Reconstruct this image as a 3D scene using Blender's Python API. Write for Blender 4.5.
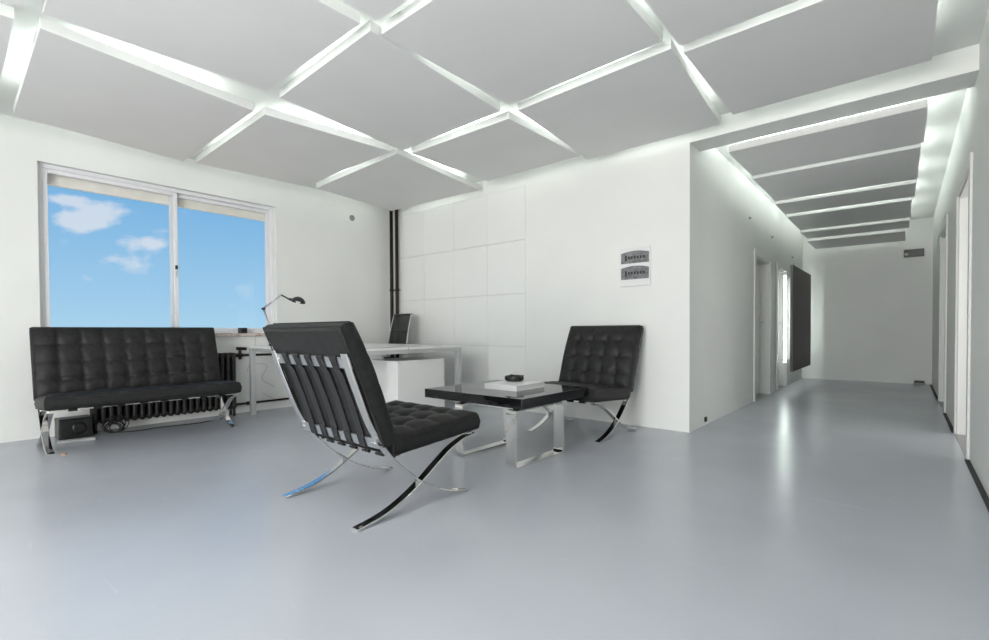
import bpy, bmesh, math, random
from mathutils import Matrix, Vector, noise as mnoise

R = math.radians
rnd = random.Random(7)
scene = bpy.context.scene
col = scene.collection
for o in list(bpy.data.objects):
    bpy.data.objects.remove(o)

# ------------------------------------------------------------------ camera
cam_d = bpy.data.cameras.new('camera')
cam = bpy.data.objects.new('camera', cam_d); col.objects.link(cam)
cam_d.sensor_width = 36.0
cam_d.sensor_fit = 'HORIZONTAL'
cam_d.lens = 480.238 / 989.0 * 36.0
cam_d.shift_y = 18.65 / 989.0
cam_d.clip_start = 0.02
fw = Vector((-0.64838434, 0.76113949, -0.01626108))
rt = Vector((0.76128046, 0.64840657, -0.00458042))
up = Vector((-0.00705745, 0.01534912, 0.99985729))
m3 = Matrix((rt, up, -fw)).transposed()
cam.matrix_world = Matrix.Translation((0, 0, 0.9)) @ m3.to_4x4()
scene.camera = cam

# ------------------------------------------------------------------ view + world
vs = scene.view_settings
vs.view_transform = 'Standard'
vs.look = 'None'
vs.gamma = 1.0
vs.use_curve_mapping = False
vs.exposure = 0.0


def nt_of(m):
    return m.node_tree.nodes, m.node_tree.links


world = bpy.data.worlds.new('daylight_sky')
scene.world = world
world.use_nodes = True
N, L = nt_of(world)
N.clear()
w_out = N.new('ShaderNodeOutputWorld')
w_bg = N.new('ShaderNodeBackground')
w_tc = N.new('ShaderNodeTexCoord')
w_sep = N.new('ShaderNodeSeparateXYZ')
L.new(w_tc.outputs['Generated'], w_sep.inputs[0])
w_ramp = N.new('ShaderNodeValToRGB')
cr = w_ramp.color_ramp
cr.elements[0].position = 0.44; cr.elements[0].color = (0.85, 0.72, 0.62, 1)
cr.elements[1].position = 0.497; cr.elements[1].color = (0.75, 0.68, 0.62, 1)
for pos, c in ((0.50, (0.43, 0.68, 0.87, 1)), (0.53, (0.36, 0.62, 0.86, 1)), (0.61, (0.215, 0.48, 0.79, 1)), (0.75, (0.14, 0.36, 0.70, 1))):
    e = cr.elements.new(pos); e.color = c
w_map = N.new('ShaderNodeMapRange')
w_map.inputs['From Min'].default_value = -1; w_map.inputs['From Max'].default_value = 1
L.new(w_sep.outputs['Z'], w_map.inputs['Value'])
L.new(w_map.outputs[0], w_ramp.inputs[0])
# fair-weather clouds: a few banks of cloud broken up by fine noise
w_vm = N.new('ShaderNodeMapping'); w_vm.inputs['Scale'].default_value = (9.0, 9.0, 15.0)
L.new(w_tc.outputs['Generated'], w_vm.inputs[0])
w_n = N.new('ShaderNodeTexNoise')
w_n.inputs['Scale'].default_value = 1.5; w_n.inputs['Detail'].default_value = 7; w_n.inputs['Roughness'].default_value = 0.6
L.new(w_vm.outputs[0], w_n.inputs['Vector'])
w_sum = w_n.outputs['Fac']
BANKS = [((-0.975, 0.145, 0.165), 0.060, 0.36), ((-0.972, 0.165, 0.178), 0.055, 0.36), ((-0.965, 0.190, 0.195), 0.055, 0.34), ((-0.964, 0.222, 0.147), 0.060, 0.30), ((-0.970, 0.212, 0.111), 0.060, 0.27),
         ((-0.970, 0.135, 0.201), 0.035, 0.28), ((-0.983, 0.177, 0.044), 0.025, 0.14), ((-0.958, 0.245, 0.150), 0.03, 0.22),
         ((0.45, -0.85, 0.25), 0.10, 0.28), ((0.93, 0.30, 0.20), 0.09, 0.28), ((-0.55, -0.80, 0.20), 0.10, 0.28), ((0.10, 0.96, 0.22), 0.09, 0.28)]
for d_, sz, am in BANKS:
    w_d = N.new('ShaderNodeVectorMath'); w_d.operation = 'SUBTRACT'; w_d.inputs[1].default_value = Vector(d_).normalized()
    L.new(w_tc.outputs['Generated'], w_d.inputs[0])
    w_s = N.new('ShaderNodeVectorMath'); w_s.operation = 'MULTIPLY'; w_s.inputs[1].default_value = (1.0, 1.0, 2.2)
    L.new(w_d.outputs[0], w_s.inputs[0])
    w_l = N.new('ShaderNodeVectorMath'); w_l.operation = 'LENGTH'; L.new(w_s.outputs[0], w_l.inputs[0])
    w_m = N.new('ShaderNodeMapRange'); w_m.interpolation_type = 'SMOOTHSTEP'
    w_m.inputs['From Min'].default_value = 0.0; w_m.inputs['From Max'].default_value = sz
    w_m.inputs['To Min'].default_value = am; w_m.inputs['To Max'].default_value = 0.0
    L.new(w_l.outputs['Value'], w_m.inputs['Value'])
    w_a = N.new('ShaderNodeMath'); w_a.operation = 'ADD'
    L.new(w_sum, w_a.inputs[0]); L.new(w_m.outputs[0], w_a.inputs[1]); w_sum = w_a.outputs[0]
w_cr = N.new('ShaderNodeValToRGB')
w_cr.color_ramp.elements[0].position = 0.62; w_cr.color_ramp.elements[0].color = (0, 0, 0, 1)
w_cr.color_ramp.elements[1].position = 0.80; w_cr.color_ramp.elements[1].color = (1, 1, 1, 1)
L.new(w_sum, w_cr.inputs[0])
w_up = N.new('ShaderNodeMapRange')
w_up.inputs['From Min'].default_value = 0.0; w_up.inputs['From Max'].default_value = 0.10
L.new(w_sep.outputs['Z'], w_up.inputs['Value'])
w_mul = N.new('ShaderNodeMath'); w_mul.operation = 'MULTIPLY'
L.new(w_cr.outputs[0], w_mul.inputs[0]); L.new(w_up.outputs[0], w_mul.inputs[1])
w_mul2 = N.new('ShaderNodeMath'); w_mul2.operation = 'MULTIPLY'; w_mul2.inputs[1].default_value = 0.72
L.new(w_mul.outputs[0], w_mul2.inputs[0])
w_mix = N.new('ShaderNodeMix'); w_mix.data_type = 'RGBA'
w_mix.inputs['B'].default_value = (0.80, 0.82, 0.88, 1)
L.new(w_mul2.outputs[0], w_mix.inputs['Factor'])
L.new(w_ramp.outputs[0], w_mix.inputs['A'])
L.new(w_mix.outputs['Result'], w_bg.inputs['Color'])
w_bg.inputs['Strength'].default_value = 1.0
L.new(w_bg.outputs[0], w_out.inputs[0])

# ------------------------------------------------------------------ room dimensions (metres)
XW, XC, XR = -5.62, -1.424, 0.35      # window wall, corridor left wall, right wall
YB, YE, YN = 4.30, 10.42, -3.0        # back wall, corridor end, wall behind the camera
ZC = 2.69                             # slab ceiling
ZP = 2.55                             # underside of the hung panels
TH = 0.06                             # panel thickness


def area(name, loc, rot, sx, sy, power, color=(1, 1, 1)):
    d = bpy.data.lights.new(name, 'AREA')
    d.shape = 'RECTANGLE'; d.size = sx; d.size_y = sy
    d.energy = power; d.color = color
    o = bpy.data.objects.new(name, d); col.objects.link(o)
    o.location = loc; o.rotation_euler = rot
    return o


# fill light added behind the camera, set in an unseen made-up window
FILL_COL = (1.0, 0.99, 0.965)
area('rear_fill', (-1.00, YN + 0.02, 1.31), (R(90), 0, 0), 2.45, 2.35, 236, FILL_COL)
# fill light added in the unseen side room to brighten the corridor wall
area('side_room_fill', (XR + 1.66, 5.2, 1.35), (R(90), 0, R(90)), 2.2, 2.0, 30, FILL_COL)

# ------------------------------------------------------------------ materials
M = {}


def pmat(name, base, rough=0.5, metal=0.0, spec=0.5, coat=0.0, coat_rough=0.1, emit=None, estr=0.0):
    m = bpy.data.materials.new(name); m.use_nodes = True
    b = m.node_tree.nodes['Principled BSDF']
    b.inputs['Base Color'].default_value = (*base, 1)
    b.inputs['Roughness'].default_value = rough
    b.inputs['Metallic'].default_value = metal
    b.inputs['Specular IOR Level'].default_value = spec
    b.inputs['Coat Weight'].default_value = coat
    b.inputs['Coat Roughness'].default_value = coat_rough
    if emit:
        b.inputs['Emission Color'].default_value = (*emit, 1)
        b.inputs['Emission Strength'].default_value = estr
    M[name] = m
    return m


def add_noise(m, c1, c2, scale=8.0, detail=4, bump=0.0, bscale=60.0, lo=0.35, hi=0.65, bdist=0.002):
    n, l = nt_of(m)
    b = n['Principled BSDF']
    tc = n.new('ShaderNodeTexCoord')
    t = n.new('ShaderNodeTexNoise'); t.inputs['Scale'].default_value = scale; t.inputs['Detail'].default_value = detail
    l.new(tc.outputs['Object'], t.inputs['Vector'])
    r = n.new('ShaderNodeValToRGB')
    r.color_ramp.elements[0].position = lo; r.color_ramp.elements[0].color = (*c1, 1)
    r.color_ramp.elements[1].position = hi; r.color_ramp.elements[1].color = (*c2, 1)
    l.new(t.outputs['Fac'], r.inputs[0]); l.new(r.outputs[0], b.inputs['Base Color'])
    if bump:
        t2 = n.new('ShaderNodeTexNoise'); t2.inputs['Scale'].default_value = bscale; t2.inputs['Detail'].default_value = 3
        l.new(tc.outputs['Object'], t2.inputs['Vector'])
        bp = n.new('ShaderNodeBump'); bp.inputs['Strength'].default_value = bump; bp.inputs['Distance'].default_value = bdist
        l.new(t2.outputs['Fac'], bp.inputs['Height']); l.new(bp.outputs[0], b.inputs['Normal'])
    return m


add_noise(pmat('wall_paint', (0.80, 0.81, 0.79), 0.55, spec=0.3), (0.79, 0.80, 0.78), (0.82, 0.83, 0.805), 1.5, 3, 0.06, 90)
add_noise(pmat('ceiling_paint', (0.82, 0.83, 0.81), 0.7, spec=0.2), (0.81, 0.82, 0.80), (0.83, 0.84, 0.82), 2, 3)
add_noise(pmat('panel_paint', (0.78, 0.78, 0.77), 0.6, spec=0.25), (0.77, 0.77, 0.76), (0.79, 0.79, 0.78), 2, 3)
add_noise(pmat('cupboard_white', (0.82, 0.83, 0.81), 0.4, spec=0.4), (0.815, 0.825, 0.805), (0.83, 0.84, 0.82), 1.2, 2)
pmat('door_white', (0.80, 0.80, 0.78), 0.35)
pmat('upvc', (0.80, 0.80, 0.82), 0.3)
add_noise(pmat('cream_render', (0.86, 0.82, 0.76), 0.8), (0.84, 0.79, 0.72), (0.90, 0.86, 0.80), 9, 4)
add_noise(pmat('sill_stone', (0.55, 0.47, 0.43), 0.6), (0.36, 0.27, 0.24), (0.66, 0.60, 0.56), 22, 5)
pmat('dark_gap', (0.03, 0.03, 0.032), 0.7)
pmat('joint', (0.45, 0.46, 0.44), 0.8)
add_noise(pmat('black_leather', (0.020, 0.020, 0.020), 0.50, spec=0.28), (0.012, 0.012, 0.0121), (0.019, 0.019, 0.0191), 30, 4, 0.25, 260, bdist=0.0012)
pmat('black_strap', (0.012, 0.012, 0.013), 0.45)
pmat('chrome', (0.78, 0.77, 0.75), 0.10, metal=1.0)
pmat('brushed_steel', (0.62, 0.63, 0.64), 0.28, metal=1.0)
pmat('black_gloss', (0.008, 0.008, 0.009), 0.05, spec=0.38)
pmat('aluminium_paint', (0.56, 0.57, 0.57), 0.35, metal=0.4)
pmat('desk_white', (0.80, 0.80, 0.79), 0.3)
add_noise(pmat('cast_iron', (0.016, 0.015, 0.015), 0.45), (0.012, 0.011, 0.011), (0.024, 0.021, 0.02), 20, 4, 0.2, 120)
add_noise(pmat('pipe_brown', (0.02, 0.013, 0.012), 0.5, spec=0.25), (0.016, 0.011, 0.010), (0.026, 0.016, 0.014), 14, 3)
pmat('black_plastic', (0.015, 0.015, 0.016), 0.4)
pmat('grey_plastic', (0.30, 0.30, 0.30), 0.4)
pmat('white_plastic', (0.78, 0.78, 0.78), 0.3)
pmat('strip_grey', (0.42, 0.42, 0.43), 0.4)
pmat('paper', (0.82, 0.82, 0.82), 0.8)
pmat('book_cover', (0.84, 0.84, 0.85), 0.35)
add_noise(pmat('dark_fabric', (0.05, 0.048, 0.048), 0.85), (0.045, 0.042, 0.042), (0.06, 0.056, 0.056), 60, 3, 0.2, 300)
add_noise(pmat('screen_fabric', (0.17, 0.16, 0.162), 0.85), (0.155, 0.145, 0.148), (0.19, 0.178, 0.18), 60, 3, 0.2, 300)
pmat('copper_scrap', (0.62, 0.33, 0.18), 0.4)
pmat('tube_glow', (0.9, 0.95, 0.92), 0.5, emit=(0.90, 1.0, 0.95), estr=13.0)
add_noise(pmat('smoked_window', (0.20, 0.20, 0.21), 0.18), (0.15, 0.15, 0.16), (0.27, 0.27, 0.28), 26, 3)
pmat('sign_face', (0.045, 0.05, 0.045), 0.3)
pmat('sign_pale', (0.45, 0.46, 0.45), 0.4)

# ashtray stone
add_noise(pmat('ashtray_black', (0.015, 0.014, 0.013), 0.22), (0.008, 0.008, 0.008), (0.09, 0.075, 0.065), 75, 3, lo=0.5, hi=0.72)

# window glass: clear pane that reflects by angle
gm = bpy.data.materials.new('window_glass'); gm.use_nodes = True
gn, gl = nt_of(gm); gn.clear()
go = gn.new('ShaderNodeOutputMaterial'); gmx = gn.new('ShaderNodeMixShader'); gt = gn.new('ShaderNodeBsdfTransparent')
gg = gn.new('ShaderNodeBsdfGlossy'); gg.inputs['Roughness'].default_value = 0.02; gf = gn.new('ShaderNodeFresnel'); gf.inputs['IOR'].default_value = 1.14
gt.inputs['Color'].default_value = (0.97, 0.98, 0.98, 1)
gl.new(gf.outputs[0], gmx.inputs[0]); gl.new(gt.outputs[0], gmx.inputs[1]); gl.new(gg.outputs[0], gmx.inputs[2]); gl.new(gmx.outputs[0], go.inputs[0])
M['window_glass'] = gm

# office-chair netting: fine weave, half see-through
mm = bpy.data.materials.new('chair_net'); mm.use_nodes = True
gn, gl = nt_of(mm); b = gn['Principled BSDF']; b.inputs['Base Color'].default_value = (0.03, 0.03, 0.03, 1); b.inputs['Roughness'].default_value = 0.7
go = gn['Material Output']; gmx = gn.new('ShaderNodeMixShader'); gt = gn.new('ShaderNodeBsdfTransparent')
gmx.inputs[0].default_value = 0.74
gl.new(gt.outputs[0], gmx.inputs[1]); gl.new(b.outputs[0], gmx.inputs[2]); gl.new(gmx.outputs[0], go.inputs[0])
M['chair_net'] = mm

# poured resin floor: grey, semi-gloss, faint clouding and scuffs
fm = bpy.data.materials.new('resin_floor'); fm.use_nodes = True
n, l = nt_of(fm); b = n['Principled BSDF']
tc = n.new('ShaderNodeTexCoord')
t1 = n.new('ShaderNodeTexNoise'); t1.inputs['Scale'].default_value = 0.9; t1.inputs['Detail'].default_value = 6
l.new(tc.outputs['Object'], t1.inputs['Vector'])
r1 = n.new('ShaderNodeValToRGB')
r1.color_ramp.elements[0].position = 0.3; r1.color_ramp.elements[0].color = (0.425, 0.448, 0.492, 1)
r1.color_ramp.elements[1].position = 0.7; r1.color_ramp.elements[1].color = (0.483, 0.506, 0.556, 1)
l.new(t1.outputs['Fac'], r1.inputs[0])
mp = n.new('ShaderNodeMapping'); mp.inputs['Scale'].default_value = (1.2, 9.0, 1.0); mp.inputs['Rotation'].default_value = (0, 0, R(28))
l.new(tc.outputs['Object'], mp.inputs[0])
t2 = n.new('ShaderNodeTexNoise'); t2.inputs['Scale'].default_value = 2.2; t2.inputs['Detail'].default_value = 8; t2.inputs['Distortion'].default_value = 1.2
l.new(mp.outputs[0], t2.inputs['Vector'])
r2 = n.new('ShaderNodeValToRGB')
r2.color_ramp.elements[0].position = 0.68; r2.color_ramp.elements[0].color = (0, 0, 0, 1)
r2.color_ramp.elements[1].position = 0.74; r2.color_ramp.elements[1].color = (0.35, 0.35, 0.35, 1)
l.new(t2.outputs['Fac'], r2.inputs[0])
mx = n.new('ShaderNodeMix'); mx.data_type = 'RGBA'; mx.inputs['B'].default_value = (0.56, 0.57, 0.60, 1)
l.new(r2.outputs[0], mx.inputs['Factor']); l.new(r1.outputs[0], mx.inputs['A'])
l.new(mx.outputs['Result'], b.inputs['Base Color'])
mr = n.new('ShaderNodeMapRange'); mr.inputs['To Min'].default_value = 0.20; mr.inputs['To Max'].default_value = 0.30
l.new(t1.outputs['Fac'], mr.inputs['Value']); l.new(mr.outputs[0], b.inputs['Roughness'])
b.inputs['Specular IOR Level'].default_value = 0.55
t3 = n.new('ShaderNodeTexNoise'); t3.inputs['Scale'].default_value = 14; t3.inputs['Detail'].default_value = 3
l.new(tc.outputs['Object'], t3.inputs['Vector'])
bp = n.new('ShaderNodeBump'); bp.inputs['Strength'].default_value = 0.05; bp.inputs['Distance'].default_value = 0.004
l.new(t3.outputs['Fac'], bp.inputs['Height']); l.new(bp.outputs[0], b.inputs['Normal'])
M['resin_floor'] = fm


# ------------------------------------------------------------------ mesh helpers
class MB:
    def __init__(self):
        self.v = []; self.f = []; self.sm = []

    def add(self, vs, fs, smooth=False, mat=None):
        k = len(self.v)
        self.v += [tuple(mat @ Vector(p)) if mat else tuple(p) for p in vs]
        self.f += [tuple(i + k for i in f) for f in fs]
        self.sm += [smooth] * len(fs)
        return self

    def box(self, x0, x1, y0, y1, z0, z1, mat=None):
        vs = [(x, y, z) for z in (z0, z1) for y in (y0, y1) for x in (x0, x1)]
        fs = [(0, 2, 3, 1), (4, 5, 7, 6), (0, 1, 5, 4), (2, 6, 7, 3), (0, 4, 6, 2), (1, 3, 7, 5)]
        return self.add(vs, fs, False, mat)

    def prism(self, poly, z0, z1, mat=None):
        k = len(poly)
        vs = [(x, y, z0) for x, y in poly] + [(x, y, z1) for x, y in poly]
        fs = [tuple(reversed(range(k))), tuple(range(k, 2 * k))] + [(i, (i + 1) % k, (i + 1) % k + k, i + k) for i in range(k)]
        return self.add(vs, fs, False, mat)

    def sweep(self, pts, section, normals=None, smooth=True, closed=False, ref=(1, 0, 0), cap=True):
        """section: list of (a, b): a along ref axis, b along the normal of the path in the plane across ref"""
        pts = [Vector(p) for p in pts]; k = len(pts); s = len(section)
        vs = []
        ref = Vector(ref)
        for i, p in enumerate(pts):
            if closed:
                t = pts[(i + 1) % k] - pts[i - 1]
            else:
                t = pts[min(i + 1, k - 1)] - pts[max(i - 1, 0)]
            t.normalize()
            nn = t.cross(ref)
            if nn.length < 1e-4: nn = t.cross(Vector((0, 1, 0)))
            nn.normalize(); rr = nn.cross(t).normalized()
            for a, b_ in section:
                vs.append(p + rr * a + nn * b_)
        fs = []
        for i in range(k if closed else k - 1):
            j = (i + 1) % k
            for q in range(s):
                w = (q + 1) % s
                fs.append((i * s + q, i * s + w, j * s + w, j * s + q))
        if not closed and cap:
            fs.append(tuple(reversed(range(s)))); fs.append(tuple(range((k - 1) * s, k * s)))
        return self.add(vs, fs, smooth)

    def tube(self, pts, r, seg=10, closed=False, ref=(0.13, 0.31, 0.94)):
        sec = [(r * math.cos(2 * math.pi * i / seg), r * math.sin(2 * math.pi * i / seg)) for i in range(seg)]
        return self.sweep(pts, sec, smooth=True, closed=closed, ref=ref)

    def band(self, pts, width, thick, ref=(1, 0, 0), closed=False):
        w, t = width / 2, thick / 2; c = min(t * 0.5, 0.002)
        sec = [(-w + c, -t), (w - c, -t), (w, -t + c), (w, t - c), (w - c, t), (-w + c, t), (-w, t - c), (-w, -t + c)]
        return self.sweep(pts, sec, smooth=False, ref=ref, closed=closed)

    def lathe(self, prof, seg=24, mat=None):
        vs = []; fs = []; k = len(prof)
        for r_, z in prof:
            for i in range(seg):
                a = 2 * math.pi * i / seg
                vs.append((r_ * math.cos(a), r_ * math.sin(a), z))
        for j in range(k - 1):
            for i in range(seg):
                w = (i + 1) % seg
                fs.append((j * seg + i, j * seg + w, (j + 1) * seg + w, (j + 1) * seg + i))
        fs.append(tuple(reversed(range(seg)))); fs.append(tuple(range((k - 1) * seg, k * seg)))
        return self.add(vs, fs, True, mat)

    def mesh(self, name):
        me = bpy.data.meshes.new(name)
        me.from_pydata(self.v, [], self.f)
        me.polygons.foreach_set('use_smooth', self.sm)
        bm = bmesh.new(); bm.from_mesh(me)
        bmesh.ops.recalc_face_normals(bm, faces=bm.faces); bm.to_mesh(me); bm.free()
        me.update()
        return me

    def build(self, name, mat, parent=None, bevel=0.0, seg=2):
        o = bpy.data.objects.new(name, self.mesh(name)); col.objects.link(o)
        o.data.materials.append(M[mat])
        if parent: o.parent = parent
        if bevel:
            bv = o.modifiers.new('bevel', 'BEVEL'); bv.width = bevel; bv.segments = seg; bv.limit_method = 'ANGLE'
        return o


def tag(o, label=None, cat=None, group=None, kind=None):
    if label: o['label'] = label
    if cat: o['category'] = cat
    if group: o['group'] = group
    if kind: o['kind'] = kind
    return o


def empty(name, loc, rz=0.0):
    o = bpy.data.objects.new(name, None); col.objects.link(o)
    o.empty_display_size = 0.1
    o.location = loc; o.rotation_euler = (0, 0, rz)
    return o


def struct(o, label=None):
    o['kind'] = 'structure'
    if label: o['label'] = label
    return o


def smooth_path(pts, n=8):
    """Catmull-Rom through the points"""
    P = [Vector(p) for p in pts]; out = []
    for i in range(len(P) - 1):
        a = P[i - 1] if i else P[0] * 2 - P[1]
        b_, c = P[i], P[i + 1]
        d = P[i + 2] if i + 2 < len(P) else P[-1] * 2 - P[-2]
        for j in range(n):
            t = j / n
            out.append(0.5 * ((2 * b_) + (c - a) * t + (2 * a - 5 * b_ + 4 * c - d) * t * t + (3 * b_ - a - 3 * c + d) * t ** 3))
    out.append(P[-1])
    return out


# ------------------------------------------------------------------ room shell
WT = 0.22
mb = MB(); mb.box(XW - WT, XR + WT + 1.6, YN - WT, YE + WT, -0.12, 0.0)
struct(mb.build('floor', 'resin_floor'), 'grey glossy poured resin floor')

mb = MB(); mb.box(XW - WT, XR + WT + 1.6, YN - WT, YE + WT, ZC, ZC + 0.15)
ceiling = struct(mb.build('ceiling', 'ceiling_paint'), 'white slab ceiling above the hung panels')

# window wall
W0, W1, WZ0, WZ1 = 0.610, 2.650, 0.885, 2.366
mb = MB()
xo = XW - WT
for a, b_, c, d in ((YN - WT, W0, 0, ZC), (W0, W1, 0, WZ0), (W0, W1, WZ1, ZC), (W1, YB + WT, 0, ZC)):
    mb.box(xo, XW, a, b_, c, d)
struct(mb.build('wall_left', 'wall_paint'), 'white window wall behind the sofa')

# back wall with flush cupboard fronts
mb = MB()
PX0, PX1, PZ = -5.455, -3.203, 2.512
mb.box(XW, PX0, YB, YB + WT, 0, ZC); mb.box(PX1, XC - 0.16, YB, YB + WT, 0, ZC)
mb.box(PX0, PX1, YB, YB + WT, PZ, ZC); mb.box(PX0, PX1, YB, YB + WT, 0, 0.125)
mb.box(PX0, PX1, YB + 0.022, YB + WT, 0.125, PZ)
wall_back = struct(mb.build('wall_back', 'wall_paint'), 'white back wall with flush square fronts')
bands = [0.125, 0.723, 1.320, 1.917, PZ]
xs = [PX1 - i * (PX1 - PX0) / 4 for i in range(5)]
g = 0.0014
for j in range(4):
    for i in range(4):
        mb = MB(); mb.box(xs[i + 1] + (g * 0.5 if i < 3 else g), xs[i] - (g * 0.5 if i else 1.6 * g), YB - 0.0005 * ((i + j) % 2), YB + 0.0215, bands[j] + g, bands[j + 1] - g)
        mb.build('panel', 'cupboard_white', wall_back, 0.0012, 1)
mb = MB(); mb.box(PX0, PX1, YB + 0.0195, YB + 0.0222, 0.126, PZ - 0.001)
mb.build('joint_backing', 'joint', wall_back)


def door_wall(name, x0, x1, y0, y1, openings, label):
    """wall along y from y0 to y1 with door openings (ya, yb, height)"""
    m_ = MB(); cur = y0
    for ya, yb, h in openings:
        m_.box(x0, x1, cur, ya, 0, ZC); m_.box(x0, x1, ya, yb, h, ZC); cur = yb
    m_.box(x0, x1, cur, y1, 0, ZC)
    return struct(m_.build(name, 'wall_paint'), label)


LD = [(6.72, 7.56, 1.83), (8.13, 8.80, 1.81)]
RD = [(4.66, 5.66, 2.02), (7.06, 8.10, 2.04)]
door_wall('wall_corridor_left', XC - 0.16, XC, YB + WT, YE, LD, 'white corridor wall with two doors')
mb = MB(); mb.box(XC - 0.16, XC, YB, YB + WT, 0, ZC); struct(mb.build('wall_corner', 'wall_paint'), 'white end of the back wall at the corridor mouth')
door_wall('wall_right', XR, XR + 0.16, YN - WT, YE + WT, RD, 'white right-hand wall with two doorways')
mb = MB(); mb.box(XC - 0.16, XR + 0.16, YE, YE + WT, 0, ZC); struct(mb.build('wall_corridor_end', 'wall_paint'), 'white wall closing the corridor')
# wall behind the camera with an opening added for the rear fill light
RX0, RX1, RZ0, RZ1 = -2.25, 0.25, 0.10, 2.52
mb = MB()
mb.box(XW, RX0, YN - WT, YN, 0, ZC); mb.box(RX1, XR, YN - WT, YN, 0, ZC)
mb.box(RX0, RX1, YN - WT, YN, 0, RZ0); mb.box(RX0, RX1, YN - WT, YN, RZ1, ZC)
struct(mb.build('wall_rear', 'wall_paint'), 'white wall behind the camera around an added full-height window')
# side room behind the first right-hand doorway
mb = MB(); mb.box(XR + 1.70, XR + 1.82, 3.7, 6.7, 0, ZC); mb.box(XR + 0.16, XR + 1.70, 3.7, 3.82, 0, ZC); mb.box(XR + 0.16, XR + 1.70, 6.58, 6.7, 0, ZC)
struct(mb.build('wall_side_room', 'wall_paint'), 'white walls of the side room behind the right-hand doorway')
# header over the corridor mouth
mb = MB(); mb.box(XC, XR, YB, YB + 0.278, 2.527, ZC)
struct(mb.build('trim_1', 'wall_paint'), 'white header beam over the corridor mouth')

# ------------------------------------------------------------------ hung ceiling panels with strip lamps on top
quads = [
    [(-5.15, 2.90), (-3.59, 2.83), (-3.80, 4.19), (-5.36, 4.12)],
    [(-3.49, 2.92), (-2.35, 2.94), (-2.34, 4.01), (-3.50, 4.01)],
    [(-2.21, 2.88), (-1.05, 2.84), (-1.13, 4.14), (-2.33, 4.15)],
    [(-1.01, 2.93), (0.12, 2.93), (0.12, 4.01), (-1.01, 4.02)],
    [(-5.27, 1.70), (-3.70, 1.67), (-3.59, 2.77), (-5.19, 2.76)],
    [(-3.36, 1.62), (-2.24, 1.59), (-2.32, 2.80), (-3.50, 2.82)],
    [(-2.22, 1.65), (-1.08, 1.65), (-1.06, 2.74), (-2.21, 2.77)],
    [(-1.00, 1.65), (0.12, 1.65), (0.12, 2.85), (-1.00, 2.85)],
    [(-5.14, 0.43), (-3.57, 0.41), (-3.71, 1.59), (-5.31, 1.61)],
    [(-3.40, 0.40), (-2.25, 0.40), (-2.23, 1.52), (-3.34, 1.52)],
    [(-2.14, 0.40), (-1.08, 0.40), (-1.08, 1.57), (-2.14, 1.57)],
    [(-1.00, 0.40), (0.12, 0.40), (0.12, 1.57), (-1.00, 1.57)],
]
for (x0, x1) in ((-5.2, -3.57), (-3.42, -2.27), (-2.16, -1.08), (-1.0, 0.12)):
    quads.append([(x0, -0.82), (x1, -0.82), (x1, 0.31), (x0, 0.33)])
    quads.append([(x0, -2.10), (x1, -2.10), (x1, -0.92), (x0, -0.92)])
TUBE = (0.92, 1.0, 0.96)
STRIP_W = 3.1
for q in quads:
    mb = MB(); mb.prism(q, ZP, ZP + TH)
    mb.build('panel', 'panel_paint', ceiling)
    c = sum((Vector(p) for p in q), Vector((0, 0))) / 4
    for i in range(4):
        a, b_ = Vector(q[i]), Vector(q[(i + 1) % 4])
        mid = (a + b_) / 2; ln = (b_ - a).length
        inn = (c - mid).normalized()
        p = mid + inn * 0.16
        ang = math.atan2((b_ - a).y, (b_ - a).x)
        area('strip_lamp', (p.x, p.y, ZP + TH + 0.012), (R(180), 0, ang), ln * 0.55, 0.03, STRIP_W * ln / 1.15, TUBE)

cor = [  # near edge y, far edge y, x left, x right, underside height
    (4.60, 5.44, -1.19, 0.12, 2.470), (5.50, 6.62, -1.19, 0.10, 2.450), (6.70, 7.35, -1.20, 0.09, 2.425),
    (7.43, 8.52, -1.20, 0.06, 2.400), (8.61, 9.22, -1.20, 0.05, 2.370), (9.30, 10.27, -1.21, 0.01, 2.335)]
for (y0, y1, x0, x1, z), cw in zip(cor, (1.7, 1.4, 1.1, 0.85, 0.6, 0.4)):
    mb = MB(); mb.prism([(x0, y0), (x1, y0), (x1, y1 + 0.02), (x0, y1 + 0.02)], z, z + (TH if y0 < 5 else 0.034))
    mb.build('panel', 'panel_paint', ceiling)
    for xx in (x0 + 0.22, x1 - 0.22):
        area('strip_lamp', (xx, (y0 + y1) / 2, z + TH + 0.012), (R(180), 0, 0), 0.16, 0.10, 2.8 * cw, TUBE)
    area('strip_lamp', ((x0 + x1) / 2, (y0 + y1) / 2, z + TH + 0.012), (R(180), 0, 0), 0.6, 0.05, 2.6 * cw, TUBE)

# ------------------------------------------------------------------ windows


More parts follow.
